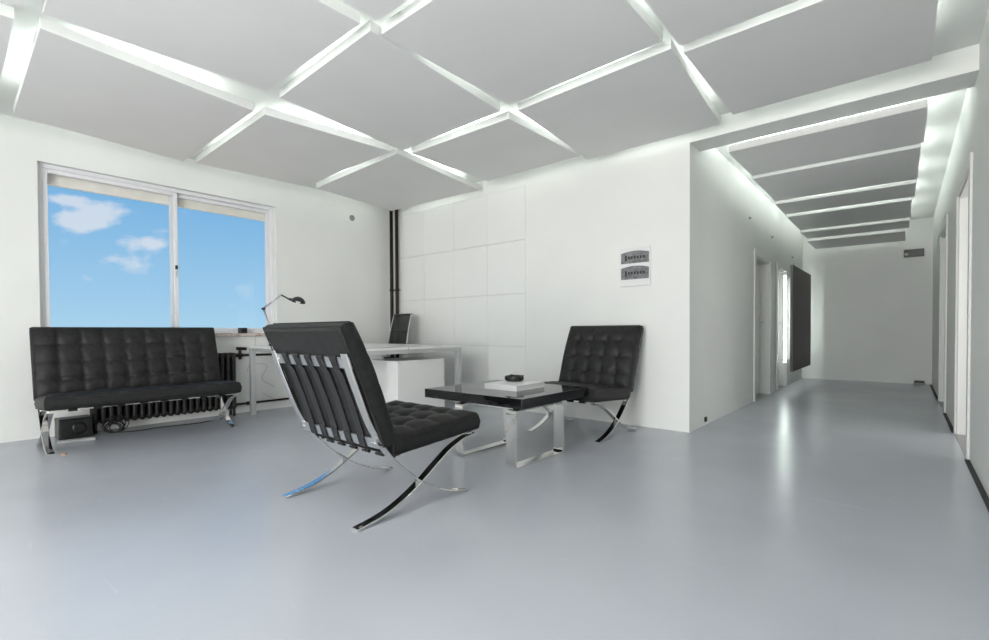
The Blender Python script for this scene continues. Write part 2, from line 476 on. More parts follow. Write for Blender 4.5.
def window(name, axis, a0, a1, wall, split, label, WZ0=WZ0, WZ1=WZ1):
    """sliding window; axis 'y' lies in a wall of constant x (outside towards -x), 'x' in a wall of constant y (outside towards -y)"""
    root = struct(empty(name, ((wall, (a0 + a1) / 2, WZ0) if axis == 'y' else ((a0 + a1) / 2, wall, WZ0))), label)
    if axis == 'x': root.rotation_euler = (0, 0, R(90))
    h = (a1 - a0) / 2; H = WZ1 - WZ0

    # local: y along the wall, x towards the room, z up from the sill
    def bar(m_, y0, y1, z0, z1, x0, x1): m_.box(x0, x1, y0, y1, z0, z1)
    m_ = MB(); f = 0.036
    bar(m_, -h, -h + f, 0, H, -0.15, -0.055); bar(m_, h - f, h, 0, H, -0.15, -0.055)
    bar(m_, -h + f, h - f, H - f, H, -0.15, -0.055); bar(m_, -h + f, h - f, 0, f * 0.7, -0.15, -0.055)
    m_.build('window_frame', 'upvc', root, 0.004)
    s = split - (a0 + a1) / 2
    for k, (y0, y1, x0) in enumerate(((-h + f, s + 0.028, -0.10), (s - 0.028, h - f, -0.145))):
        m_ = MB(); t = 0.034
        z0, z1 = f * 0.7, H - f
        bar(m_, y0, y0 + t, z0, z1, x0, x0 + 0.035); bar(m_, y1 - t, y1, z0, z1, x0, x0 + 0.035)
        bar(m_, y0 + t, y1 - t, z0, z0 + t, x0, x0 + 0.035); bar(m_, y0 + t, y1 - t, z1 - t, z1, x0, x0 + 0.035)
        sash = m_.build('sash', 'upvc', root, 0.003)
        m_ = MB(); bar(m_, y0 + t - 0.004, y1 - t + 0.004, z0 + t - 0.004, z1 - t + 0.004, x0 + 0.015, x0 + 0.020)
        m_.build('pane', 'window_glass', sash)
        if k == 0:
            m_ = MB(); bar(m_, y1 - 0.030, y1 - 0.010, 0.66, 0.70, x0 + 0.035, x0 + 0.060)
            m_.build('latch', 'black_plastic', sash, 0.003)
            m_ = MB(); bar(m_, y1 - 0.028, y1 - 0.012, 0.585, 0.645, x0 + 0.035, x0 + 0.045)
            m_.build('latch_plate', 'brushed_steel', sash, 0.002)
    m_ = MB(); bar(m_, -h - 0.02, h + 0.02, -0.035, 0.0, -0.05, 0.035)
    m_.build('window_sill', 'sill_stone', root, 0.004)
    m_ = MB(); bar(m_, -h + 0.002, h - 0.002, H - 0.150, H - 0.002, -0.20, -0.155)
    m_.build('blind_box', 'cream_render', root, 0.004)
    m_ = MB(); bar(m_, -h - 0.05, h + 0.05, -0.10, -0.02, -0.42, -0.16)
    m_.build('outer_ledge', 'cream_render', root)
    return root


window('window_1', 'y', W0, W1, XW, 1.635, 'wide two-sash sliding window with white frame above the sofa')
window('window_added', 'x', RX0, RX1, YN, -1.0, 'full-height glazing added behind the camera for the fill light', RZ0, RZ1)  # unseen window, made up to house the rear fill light

# ------------------------------------------------------------------ doors


def door(name, wall, side, ya, yb, h, hinge_near, label, leaf_depth=0.105, handle=True, is_open=False):
    """side +1: room lies towards +x of the wall face"""
    root = struct(empty(name, (wall, (ya + yb) / 2, 0)), label)
    hw = (yb - ya) / 2; s = side
    def bx(m_, d0, d1, y0, y1, z0, z1):
        a, b_ = sorted((s * d0, s * d1)); m_.box(a, b_, y0, y1, z0, z1)
    m_ = MB(); c = 0.075; p = 0.016
    bx(m_, 0.0, p, -hw - c, -hw + 0.004, 0, h + c); bx(m_, 0.0, p, hw - 0.004, hw + c, 0, h + c); bx(m_, 0.0, p, -hw + 0.004, hw - 0.004, h - 0.004, h + c)
    m_.build('door_casing', 'door_white', root, 0.004)
    m_ = MB()
    bx(m_, -0.158, 0.0, -hw, -hw + 0.022, 0, h); bx(m_, -0.158, 0.0, hw - 0.022, hw, 0, h); bx(m_, -0.158, 0.0, -hw + 0.022, hw - 0.022, h - 0.022, h)
    m_.build('door_jamb', 'door_white', root, 0.002)
    m_ = MB(); bx(m_, -leaf_depth - 0.04, -leaf_depth, -hw + 0.026, hw - 0.026, 0.012, h - 0.026)
    leaf = m_.build('door_leaf', 'door_white', root, 0.003)
    if is_open:      # swung back into the side room
        leaf.location = (0.16 + hw, -hw - 0.10, 0); leaf.rotation_euler = (0, 0, R(90)); leaf.location.x -= 0.02
    if handle:
        yk = (hw - 0.09) * (1 if hinge_near else -1)
        m_ = MB(); bx(m_, -leaf_depth, -leaf_depth + 0.008, yk - 0.02, yk + 0.02, 0.90, 1.08)
        m_.tube([(s * (-leaf_depth + 0.008), yk, 1.0), (s * (-leaf_depth + 0.05), yk, 1.0), (s * (-leaf_depth + 0.055), yk - 0.11 * (1 if hinge_near else -1), 1.0)], 0.008, 8)
        m_.build('handle', 'brushed_steel', leaf)
    yk = -hw + 0.030 if hinge_near else hw - 0.030
    for z in (0.22, h * 0.55, h - 0.25):
        m_ = MB(); m_.tube([(s * (-leaf_depth + 0.01), yk, z - 0.05), (s * (-leaf_depth + 0.01), yk, z + 0.05)], 0.010, 8)
        m_.build('hinge', 'grey_plastic', root)
    m_ = MB(); bx(m_, -0.15, 0.012, -hw + 0.022, hw - 0.022, 0.0, 0.004)
    m_.build('threshold', 'grey_plastic', root)
    return root


door('door_1', XC, 1, *LD[0], True, 'white door of the corridor nearest the corner wall')
door('door_2', XC, 1, *LD[1], True, 'white door of the corridor beside the backlit dark panel')
door('door_3', XR, -1, *RD[0], False, 'open white doorway in the right wall next to the corridor mouth', is_open=True)
door('door_4', XR, -1, *RD[1], False, 'white doorway in the right wall farther down the corridor')

# dark open joint along the foot of the right wall
for k, (y0, y1) in enumerate(((YN, RD[0][0] - 0.076), (RD[0][1] + 0.076, RD[1][0] - 0.076), (RD[1][1] + 0.076, YE))):
    mb = MB(); mb.box(XR - 0.026, XR - 0.001, y0, y1, 0.0, 0.006)
    o = struct(mb.build('baseboard_right', 'dark_gap'), 'narrow black floor joint along the foot of the right wall')

# ------------------------------------------------------------------ tufted leather seating


def cushion(w, l, t, nc, nr, res=10, dip=0.018, puff=0.016, r=0.018):
    """box cushion, width x, length y, thickness z (bottom at 0), tufted top"""
    m_ = MB(); nu, nv = nc * res, nr * res

    def edge_drop(d, rr):
        if d >= rr: return 0.0
        q = 1 - d / rr
        return rr * (1 - math.sqrt(max(0.0, 1 - q * q)))

    # denser sampling right at the rim
    def params(n_, length):
        ps = [i / n_ for i in range(n_ + 1)]
        extra = [r * f / length for f in (0.08, 0.25, 0.5, 0.8)]
        return sorted(set(ps + extra + [1 - e for e in extra]))
    us, vs_ = params(nu, w), params(nv, l)
    ku, kv = len(us), len(vs_)

    def top(u, v):
        x, y = (u - 0.5) * w, (v - 0.5) * l
        d = min(u * w, (1 - u) * w, v * l, (1 - v) * l)
        cu, cv = u * nc, v * nr
        su = abs(math.sin(math.pi * cu)) if 0.5 < cu < nc - 0.5 else 1.0
        sv = abs(math.sin(math.pi * cv)) if 0.5 < cv < nr - 0.5 else 1.0
        h = puff * (su ** 0.38 * sv ** 0.38)
        iu, iv = round(cu), round(cv)
        if 0 < iu < nc and 0 < iv < nr:
            dd = ((cu - iu) * w / nc) ** 2 + ((cv - iv) * l / nr) ** 2
            h -= dip * math.exp(-dd / (2 * 0.020 ** 2))
        h *= min(1.0, d / 0.06)
        h += 0.010 * min(1.0, d / 0.10)
        return (x, y, t + h - edge_drop(d, r))
    vv = [top(u, v) for v in vs_ for u in us]
    ff = [(j * ku + i, j * ku + i + 1, (j + 1) * ku + i + 1, (j + 1) * ku + i) for j in range(kv - 1) for i in range(ku - 1)]
    rim = [i for i in range(ku)] + [j * ku + ku - 1 for j in range(1, kv)] + [(kv - 1) * ku + i for i in range(ku - 2, -1, -1)] + [j * ku for j in range(kv - 2, 0, -1)]
    base = len(vv); k = len(rim)
    for (ins, z) in ((0.0, t * 0.5), (0.0, r), (0.006, r * 0.35), (r, 0.0)):
        for i in rim:
            x, y, _ = vv[i]
            bulge = 0.006 if z == t * 0.5 else 0.0
            sx = (w / 2 - ins + bulge) / (w / 2); sy = (l / 2 - ins + bulge) / (l / 2)
            vv.append((x * sx, y * sy, z))
    prev = rim
    for ring in range(4):
        cur = [base + ring * k + i for i in range(k)]
        ff += [(prev[(i + 1) % k], prev[i], cur[i], cur[(i + 1) % k]) for i in range(k)]
        prev = cur
    # underside in strips so that the cushion can be bent
    Rr = lambda j: prev[ku - 1 + j]
    Lr = lambda j: prev[(k - j) % k]
    ff.append(tuple(prev[i] for i in range(ku)) + (Rr(1), Lr(1)))
    for j in range(1, kv - 2):
        ff.append((Lr(j), Rr(j), Rr(j + 1), Lr(j + 1)))
    ff.append((Lr(kv - 2), Rr(kv - 2)) + tuple(prev[ku - 1 + kv - 1 + i] for i in range(ku)))
    m_.add(vv, ff, True)
    for q in range(kv - 1): m_.sm[-1 - q] = False
    return m_


def place(m_, mat):
    m_.v = [tuple(mat @ Vector(p)) for p in m_.v]
    return m_


def rim_loop(w, l, z, r=0.012, n=4):
    pts = []
    for cx, cy, a0 in ((w / 2 - r, l / 2 - r, 0), (-w / 2 + r, l / 2 - r, 90), (-w / 2 + r, -l / 2 + r, 180), (w / 2 - r, -l / 2 + r, 270)):
        for i in range(n + 1):
            a = R(a0 + 90 * i / n); pts.append((cx + r * math.cos(a), cy + r * math.sin(a), z))
    return pts


def lounge(name, bar_half, cush_w, nc, nstraps, ds):
    """local frame: x across, +y the way it faces, z up; ds scales the depth"""
    root = empty(name, (0, 0, 0))
    Y = lambda y: (y - 1.57) * ds
    # side frames: two crossing flat bars each
    back = [(1.179, 0.803), (1.203, 0.729), (1.247, 0.614), (1.308, 0.467), (1.392, 0.333), (1.508, 0.213), (1.640, 0.115), (1.790, 0.042), (1.941, 0.006)]
    front = [(2.000, 0.318), (1.920, 0.302), (1.815, 0.262), (1.715, 0.202), (1.605, 0.132), (1.476, 0.066), (1.358, 0.027), (1.228, 0.006)]
    for s in (-1, 1):
        x = s * bar_half
        mb = MB(); mb.band(smooth_path([(x, Y(a), b_) for a, b_ in back], 5), 0.047, 0.011)
        f = mb.build('back_bar', 'chrome', root)
        mb = MB(); mb.band(smooth_path([(x, Y(a), b_) for a, b_ in front], 5), 0.0468, 0.011)
        mb.build('front_bar', 'chrome', root)
    # back cushion: face runs from (1.43, .40) up to (1.225, .945)
    f0, f1 = Vector((0, Y(1.455), 0.385)), Vector((0, Y(1.258), 0.950))
    ln = (f1 - f0).length; upv = (f1 - f0).normalized(); nrm = Vector((0, upv.z, -upv.y)); t = 0.100

    def bend(p):
        return Vector((p[0], p[1] - (0.042 * ds * ((p[2] - 0.6) / 0.35) ** 2 if p[2] > 0.6 else 0.0), p[2]))

    def bent(m_):
        m_.v = [tuple(bend(p)) for p in m_.v]
        return m_

    org = (f0 + f1) / 2 - nrm * t
    mat = Matrix(((1, 0, 0, 0), (0, upv.y, nrm.y, org.y), (0, upv.z, nrm.z, org.z), (0, 0, 0, 1)))
    bc = bent(place(cushion(cush_w, ln, t - 0.008, nc, 4), mat)).build('back_cushion', 'black_leather', root)
    mb = MB(); mb.tube(rim_loop(cush_w + 0.002, ln + 0.002, t - 0.024), 0.0035, 6, True, ref=(0, 0, 1)); mb.tube(rim_loop(cush_w + 0.002, ln + 0.002, 0.012), 0.0035, 6, True, ref=(0, 0, 1))
    bent(place(mb, mat)).build('piping', 'black_leather', bc)
    mb = MB()
    for i in range(1, nc):
        for j in range(1, 4):
            T = Matrix.Translation(((i / nc - 0.5) * cush_w, (j / 4 - 0.5) * ln, t - 0.012))
            mb.lathe([(0.001, 0.006), (0.008, 0.005), (0.010, 0.001), (0.010, -0.004)][::-1], 8, T)
    bent(place(mb, mat)).build('buttons', 'black_leather', bc)['kind'] = 'stuff'
    # seat cushion
    s0, s1 = Vector((0, Y(1.425), 0.297)), Vector((0, Y(2.030), 0.336))
    ln2 = (s1 - s0).length; dv = (s1 - s0).normalized(); nr_ = Vector((0, -dv.z, dv.y)); t2 = 0.105
    org2 = (s0 + s1) / 2
    mat2 = Matrix(((1, 0, 0, 0), (0, dv.y, nr_.y, org2.y), (0, dv.z, nr_.z, org2.z), (0, 0, 0, 1)))
    sc = place(cushion(cush_w, ln2, t2 - 0.008, nc, 4), mat2).build('seat_cushion', 'black_leather', root)
    mb = MB(); mb.tube(rim_loop(cush_w + 0.002, ln2 + 0.002, t2 - 0.024), 0.0035, 6, True, ref=(0, 0, 1)); mb.tube(rim_loop(cush_w + 0.002, ln2 + 0.002, 0.012), 0.0035, 6, True, ref=(0, 0, 1))
    place(mb, mat2).build('piping', 'black_leather', sc)
    mb = MB()
    for i in range(1, nc):
        for j in range(1, 4):
            T = Matrix.Translation(((i / nc - 0.5) * cush_w, (j / 4 - 0.5) * ln2, t2 - 0.012))
            mb.lathe([(0.001, 0.006), (0.008, 0.005), (0.010, 0.001), (0.010, -0.004)][::-1], 8, T)
    place(mb, mat2).build('buttons', 'black_leather', sc)['kind'] = 'stuff'
    # cross rails behind the back cushion, at the seat rear and under the seat front
    bw = bar_half * 2 + 0.03
    pb = lambda k, off: bend(f0 + upv * (ln * k) - nrm * (t + off))      # point behind the back cushion
    for nm, k in (('top_rail', 0.725), ('lower_rail', 0.045)):
        c = pb(k, 0.007)
        m4 = Matrix(((1, 0, 0, 0), (0, upv.y, nrm.y, c.y), (0, upv.z, nrm.z, c.z), (0, 0, 0, 1)))
        mb = MB(); mb.box(-bw / 2, bw / 2, -0.027, 0.027, -0.004, 0.004, m4)
        rail = mb.build(nm, 'brushed_steel', root, 0.0015)
        mb = MB()
        for s in (-1, 1):
            for dx in (-0.011, 0.011):
                T = m4 @ Matrix.Translation((s * bar_half - s * 0.012 + dx, 0.002, -0.005)) @ Matrix.Rotation(math.pi, 4, 'X')
                mb.lathe([(0.005, -0.001), (0.005, 0.001), (0.002, 0.003)], 8, T)
        mb.build('rivets', 'chrome', rail)['kind'] = 'stuff'
    for nm, k in (('front_rail', 0.90), ('rear_rail', 0.06)):
        c = s0 + dv * (ln2 * k) - nr_ * 0.008
        m4 = Matrix(((1, 0, 0, 0), (0, dv.y, nr_.y, c.y), (0, dv.z, nr_.z, c.z), (0, 0, 0, 1)))
        mb = MB(); mb.box(-bw / 2, bw / 2, -0.018, 0.018, -0.005, 0.005, m4)
        mb.build(nm, 'chrome', root, 0.0015)
    # straps
    span = 2 * bar_half - 0.10
    for i in range(nstraps):
        x = -span / 2 + span * (i + 0.5) / nstraps
        mb = MB()
        pts = [pb(0.77, 0.001), pb(0.778, 0.007), pb(0.77, 0.0145), pb(0.67, 0.0145), pb(0.63, 0.008), pb(0.40, 0.005), pb(0.12, 0.007), pb(0.09, 0.0145), pb(0.0, 0.0145), pb(-0.012, 0.007), pb(0.0, 0.001)]
        mb.band([(x, p.y, p.z) for p in pts], 0.052, 0.0035)
        mb.build('back_strap', 'black_strap', root)
        ps = lambda k, off: s0 + dv * (ln2 * k) - nr_ * off
        pts = [ps(0.02, 0.001), ps(0.012, 0.010), ps(0.03, 0.017), ps(0.10, 0.016), ps(0.16, 0.006), ps(0.5, 0.006), ps(0.80, 0.006), ps(0.86, 0.016), ps(0.94, 0.017), ps(0.955, 0.010), ps(0.94, 0.001)]
        mb = MB(); mb.band([(x, p.y, p.z) for p in pts], 0.052, 0.0035)
        mb.build('seat_strap', 'black_strap', root)
    return root


ch_a = lounge('lounge_chair', 0.335, 0.735, 5, 5, 1.0)
ch_a.location = (-2.213, 1.57, 0)
tag(ch_a, 'black tufted leather lounge chair showing its strapped back, facing the coffee table', 'chair', 'tufted lounge chairs')


def copy_tree(o, parent=None):
    c = o.copy(); col.objects.link(c)
    if parent: c.parent = parent
    for k in list(o.children): copy_tree(k, c)
    return c


ch_b = copy_tree(ch_a)
ch_b.location = (-2.185, 3.806, 0); ch_b.rotation_euler = (0, 0, R(179.5))
tag(ch_b, 'black tufted leather lounge chair against the white wall behind the coffee table', 'chair', 'tufted lounge chairs')

sofa = lounge('leather_sofa', 0.638, 1.345, 9, 8, 0.78)
sofa.location = (-5.05, 1.195, 0); sofa.rotation_euler = (0, 0, R(-90))
tag(sofa, 'long black tufted leather sofa on chrome legs below the window', 'sofa')

# ------------------------------------------------------------------ coffee table
TZ = 0.457
ct = tag(empty('coffee_table', (-2.345, 2.94, 0)), 'low square coffee table with glossy black top on two chrome band legs', 'table')
mb = MB(); mb.box(-0.465, 0.475, -0.475, 0.386, TZ - 0.066, TZ)
mb.build('tabletop', 'black_gloss', ct, 0.003)


def leg_loop(x0, x1, y0, y1, z1):
    r = 0.022; t = 0.012
    pts = []
    a, b_ = y0 + t / 2, y1 - t / 2; lo, hi = t / 2, z1 - t / 2
    for cy, cz, a0 in ((b_ - r, hi - r, 0), (a + r, hi - r, 90), (a + r, lo + r, 180), (b_ - r, lo + r, 270)):
        for i in range(5):
            an = R(a0 + 90 * i / 4); pts.append(((x0 + x1) / 2, cy + r * math.cos(an), cz + r * math.sin(an)))
    m_ = MB(); m_.band(pts, x1 - x0, t, closed=True)
    return m_


leg_loop(0.362, 0.445, -0.505, 0.075, TZ - 0.076).build('leg', 'chrome', ct)
leg_loop(-0.125, -0.047, -0.490, 0.075, TZ - 0.076).build('leg', 'chrome', ct)
for x0 in (0.375, -0.115):
    mb = MB(); mb.box(x0, x0 + 0.06, -0.44, 0.05, TZ - 0.077, TZ - 0.066); mb.build('mounting_block', 'black_plastic', ct)

bk = tag(empty('book', (-2.300, 2.945, TZ), R(1)), 'thick white hardcover book lying flat on the coffee table', 'book')
mb = MB(); mb.box(-0.15, 0.15, -0.182, 0.182, 0.003, 0.037)
mb.build('pages', 'paper', bk)
mb = MB(); mb.box(-0.155, 0.155, -0.187, 0.187, 0.037, 0.040); mb.box(-0.155, 0.155, -0.187, 0.187, 0.0, 0.003); mb.box(-0.155, 0.155, -0.187, -0.182, 0.003, 0.037)
mb.build('cover', 'book_cover', bk)
ash = tag(empty('ashtray', (-2.375, 3.03, TZ + 0.0402)), 'round black stone ashtray on top of the white book', 'ashtray')
mb = MB(); mb.lathe([(0.060, 0.0), (0.072, 0.006), (0.078, 0.025), (0.074, 0.042), (0.066, 0.044), (0.056, 0.040), (0.050, 0.016), (0.001, 0.013)], 28)
mb.build('bowl', 'ashtray_black', ash)
mb = MB()
for i in range(3):
    a = R(30 + 120 * i); T = Matrix.Rotation(a, 4, 'Z')
    mb.box(0.054, 0.077, -0.009, 0.009, 0.0405, 0.0475, T)
mb.build('rim_rests', 'ashtray_black', ash, 0.002)['kind'] = 'stuff'

# ------------------------------------------------------------------ double desk behind the chair
dk = tag(empty('office_desk', (-4.49, 2.95, 0)), 'large white desk on square grey metal legs between window and back wall', 'desk')
HX, HY, DZ = 0.90, 0.72, 0.748
mb = MB(); mb.box(-HX, HX, -HY, -0.006, DZ - 0.022, DZ); mb.build('desktop', 'desk_white', dk, 0.002)
mb = MB(); mb.box(-HX, HX, 0.006, HY, DZ - 0.022, DZ); mb.build('desktop', 'desk_white', dk, 0.002)
for sx in (-1, 1):
    for sy in (-1, 1):
        mb = MB(); a = sx * (HX - 0.025); b_ = sy * (HY - 0.025)
        mb.box(a - 0.025, a + 0.025, b_ - 0.025, b_ + 0.025, 0.0, DZ - 0.022); mb.build('leg', 'aluminium_paint', dk, 0.002)
mb = MB()
for s in (-1, 1):
    mb.box(-HX + 0.05, HX - 0.05, s * (HY - 0.025) - 0.02, s * (HY - 0.025) + 0.02, DZ - 0.06, DZ - 0.022)
    mb.box(s * (HX - 0.025) - 0.02, s * (HX - 0.025) + 0.02, -HY + 0.05, HY - 0.05, DZ - 0.06, DZ - 0.022)
mb.build('frame_rails', 'aluminium_paint', dk, 0.002)
mb = MB(); mb.box(-0.78, 0.50, -0.012, 0.010, 0.20, DZ - 0.03); mb.build('modesty_panel', 'desk_white', dk, 0.002)
# thin dark strip along the outer edge of the far top
mb = MB(); mb.box(HX - 0.055, HX - 0.030, -0.52, 0.48, DZ, DZ + 0.0015); mb.build('dark_strip', 'dark_gap', dk)

pd = tag(empty('drawer_pedestal', (-3.86, 3.13, 0)), 'white drawer cabinet standing under the right end of the desk', 'cabinet')
mb = MB(); mb.box(-0.22, 0.245, -0.29, 0.30, 0.05, 0.60); mb.build('body', 'desk_white', pd, 0.003)
mb = MB(); mb.box(-0.225, 0.25, -0.295, 0.305, 0.60, 0.618); mb.build('top', 'desk_white', pd, 0.002)
for i in range(3):
    z0 = 0.06 + i * 0.18
    mb = MB(); mb.box(-0.215, 0.24, 0.30, 0.318, z0, z0 + 0.172); d = mb.build('drawer', 'desk_white', pd, 0.002)
    mb = MB(); mb.box(-0.06, 0.08, 0.318, 0.326, z0 + 0.13, z0 + 0.145); mb.build('handle', 'brushed_steel', d, 0.002)
for sx in (-0.18, 0.2):
    for sy in (-0.25, 0.26):
        mb = MB(); mb.lathe([(0.022, 0.0), (0.022, 0.05)], 12, Matrix.Translation((sx, sy, 0))); mb.build('caster', 'black_plastic', pd)

# swing-arm desk lamp
lp = tag(empty('desk_lamp', (-5.25, 2.46, DZ + 0.0008)), 'black swing-arm desk lamp on the desk beside the window', 'lamp')
E3 = Vector((0.761, 0.648, 0))
def lpp(a, z): return Vector((0, 0, 0)) + E3 * a + Vector((0, 0, z))
mb = MB(); mb.lathe([(0.075, 0.0), (0.075, 0.014), (0.068, 0.02), (0.012, 0.022), (0.010, 0.05)], 24); mb.build('base', 'black_plastic', lp)
mb = MB()
for off in (-0.008, 0.008):
    d = Vector((-0.648, 0.761, 0)) * off
    mb.tube([lpp(0.0, 0.05) + d, lpp(-0.135, 0.402) + d], 0.006, 8)
mb.build('lower_arm', 'brushed_steel', lp)
mb = MB(); mb.lathe([(0.012, -0.016), (0.012, 0.016)], 12, Matrix.Translation(lpp(-0.135, 0.405)) @ Matrix.Rotation(R(90), 4, 'X')); mb.build('elbow', 'black_plastic', lp)
mb = MB()
for off in (-0.008, 0.008):
    d = Vector((-0.648, 0.761, 0)) * off
    mb.tube([lpp(-0.135, 0.41) + d, lpp(0.065, 0.555) + d], 0.006, 8)
mb.build('upper_arm', 'brushed_steel', lp)
mb = MB(); mb.tube([lpp(0.065, 0.555), lpp(0.12, 0.525), lpp(0.175, 0.495)], 0.008, 8); mb.build('head_bracket', 'black_plastic', lp)
tilt = Matrix.Translation(lpp(0.245, 0.462)) @ Matrix.Rotation(R(-12), 4, 'X')
prof = []
for i in range(9):
    a = R(90 - 10 * i); prof.append((max(0.001, 0.078 * math.cos(a)), 0.075 * math.sin(a)))
inner = [(r_ * 0.95, z * 0.95) for r_, z in reversed(prof)]
mb = MB(); mb.lathe(prof + inner, 24, tilt); sh = mb.build('lamp_shade', 'black_plastic', lp)
mb = MB(); mb.lathe([(0.001, -0.002), (0.02, 0.0), (0.028, 0.02), (0.016, 0.05), (0.012, 0.066)], 14, tilt); mb.build('bulb', 'white_plastic', sh)
mb = MB(); mb.tube([lpp(0.15, 0.51), lpp(0.19, 0.502)], 0.014, 10); mb.build('socket_cap', 'black_plastic', sh)

# office chair in the corner
oc = tag(empty('office_chair', (-5.08, 3.83, 0), R(180 - 5)), 'black office chair with netted back behind the white desk', 'chair')
mb = MB(); nb = 9; vs_ = []; W2 = 0.215
for j in range(nb + 1):
    t = j / nb; z = 0.62 + 0.50 * t; y = -0.13 - 0.10 * t ** 1.4
    for i in range(7):
        u = i / 6 * 2 - 1; vs_.append((u * (W2 - 0.02 * t), y - 0.02 * (1 - u * u), z))
fs = [(j * 7 + i, j * 7 + i + 1, (j + 1) * 7 + i + 1, (j + 1) * 7 + i) for j in range(nb) for i in range(6)]
mb.add(vs_, fs, True); nt = mb.build('back_net', 'chair_net', oc)
so = nt.modifiers.new('thickness', 'SOLIDIFY'); so.thickness = 0.006
for s in (-1, 1):
    pts = [(s * (W2 + 0.005 - 0.02 * (j / nb)), -0.13 - 0.10 * (j / nb) ** 1.4, 0.60 + 0.525 * j / nb) for j in range(nb + 1)]
    mb = MB(); mb.tube(pts, 0.0065, 8); mb.build('back_post', 'aluminium_paint', oc)
mb = MB(); mb.tube([(-W2 + 0.01, -0.235, 1.122), (0, -0.250, 1.126), (W2 - 0.01, -0.235, 1.122)], 0.009, 8); mb.build('top_bar', 'black_plastic', oc)
mb = MB(); mb.tube([(-W2 + 0.01, -0.175, 0.89), (0, -0.195, 0.89), (W2 - 0.01, -0.175, 0.89)], 0.009, 8); mb.build('lumbar_bar', 'black_plastic', oc)
sc_ = cushion(0.46, 0.44, 0.06, 1, 1, 12, 0, 0.006, 0.02)
place(sc_, Matrix.Translation((0, 0.10, 0.49))).build('seat', 'dark_fabric', oc)
for s in (-1, 1):
    mb = MB(); mb.tube([(s * 0.225, -0.135, 0.60), (s * 0.225, -0.08, 0.50), (s * 0.20, 0.05, 0.478), (s * 0.20, 0.26, 0.478)], 0.012, 8); mb.build('seat_rail', 'chrome', oc)
    mb = MB(); mb.box(s * 0.235 - 0.02, s * 0.235 + 0.02, -0.08, 0.14, 0.655, 0.68); ar = mb.build('armrest', 'black_plastic', oc, 0.008)
    mb = MB(); mb.tube([(s * 0.21, 0.06, 0.478), (s * 0.235, 0.06, 0.50), (s * 0.235, 0.06, 0.656)], 0.011, 8); mb.build('arm_post', 'black_plastic', ar)
mb = MB(); mb.lathe([(0.032, 0.10), (0.032, 0.28), (0.020, 0.285), (0.020, 0.44), (0.09, 0.45), (0.09, 0.485)], 16, Matrix.Translation((0, 0.08, 0))); mb.build('gas_lift', 'black_plastic', oc)
for i in range(5):
    a = R(72 * i + 20); dx, dy = math.cos(a), math.sin(a)
    mb = MB(); mb.tube([(0.02 * dx, 0.08 + 0.02 * dy, 0.115), (0.26 * dx, 0.08 + 0.26 * dy, 0.075)], 0.017, 8); ft = mb.build('base_spoke', 'black_plastic', oc)
    mb = MB(); px_, py_ = -dy * 0.02, dx * 0.02
    mb.tube([(0.26 * dx - px_, 0.08 + 0.26 * dy - py_, 0.028), (0.26 * dx + px_, 0.08 + 0.26 * dy + py_, 0.028)], 0.028, 12); mb.build('caster', 'black_plastic', ft)

# ------------------------------------------------------------------ radiator behind the sofa
rd = tag(empty('radiator', (-5.535, 1.56, 0)), 'black cast-iron column radiator under the window behind the sofa', 'radiator')
sec = MB()
for cx in (-0.045, 0.0, 0.045):
    pr = [(0.008, 0.075), (0.018, 0.085), (0.0215, 0.11), (0.0215, 0.64), (0.018, 0.668), (0.008, 0.678)]
    sec.lathe(pr, 10, Matrix.Translation((cx, 0, 0)))
for z in (0.11, 0.645):
    sec.tube([(-0.062, 0, z), (0.062, 0, z)], 0.0265, 10)
sec_me = sec.mesh('section'); sec_me.materials.append(M['cast_iron'])
NS = 21
for i in range(NS):
    o = bpy.data.objects.new('section', sec_me); col.objects.link(o); o.parent = rd
    o.location = (0, -0.62 + i * 0.0585, 0)
mb = MB(); mb.tube([(0, -0.65, 0.11), (0, 0.585, 0.11)], 0.024, 10); mb.tube([(0, -0.65, 0.645), (0, 0.585, 0.645)], 0.024, 10); mb.build('manifold', 'cast_iron', rd)
for yy in (-0.62, 0.55):
    for sx in (1, -1):
        mb = MB(); mb.tube([(sx * 0.04, yy, 0.10), (sx * 0.05, yy, 0.0)], 0.014, 8); mb.build('foot', 'cast_iron', rd)
mb = MB(); mb.tube([(0, 0.58, 0.645), (0, 0.66, 0.645)], 0.022, 10); mb.tube([(0, 0.635, 0.60), (0, 0.635, 0.70)], 0.016, 10); mb.tube([(0.0, 0.60, 0.72), (0.0, 0.70, 0.715)], 0.017, 10)
mb.build('valve', 'pipe_brown', rd)
mb = MB(); mb.tube([(0, 0.66, 0.645), (0, 0.98, 0.642), (0, 1.12, 0.64)], 0.014, 8); mb.tube([(0, 1.12, 0.64), (0, 2.60, 0.64)], 0.012, 8)
mb.build('supply_pipe', 'pipe_brown', rd)
mb = MB(); mb.tube([(0, 0.58, 0.11), (0, 0.90, 0.11), (0, 2.60, 0.11)], 0.013, 8); mb.tube([(0, 0.70, 0.11), (0, 0.80, 0.11)], 0.021, 10)
mb.build('return_pipe', 'pipe_brown', rd)

# twin riser pipes in the corner
for k, x in enumerate((-5.525, -5.405)):
    o = tag(empty('riser_pipe', (x, 4.245, 0)), ['dark brown heating pipe nearest the window wall in the room corner', 'dark brown heating pipe beside the wall fronts in the room corner'][k], 'pipe', 'corner riser pipes')
    mb = MB(); mb.tube([(0, 0, 0.0), (0, 0, 1.3), (0, 0, ZC)], 0.024, 12); mb.build('pipe', 'pipe_brown', o)
    mb = MB(); mb.lathe([(0.026, 1.465), (0.031, 1.468), (0.031, 1.492), (0.026, 1.495)], 12); mb.tube([(0, 0, 1.48), (0, 0.055, 1.48)], 0.007, 8)
    mb.build('clamp', 'pipe_brown', o)

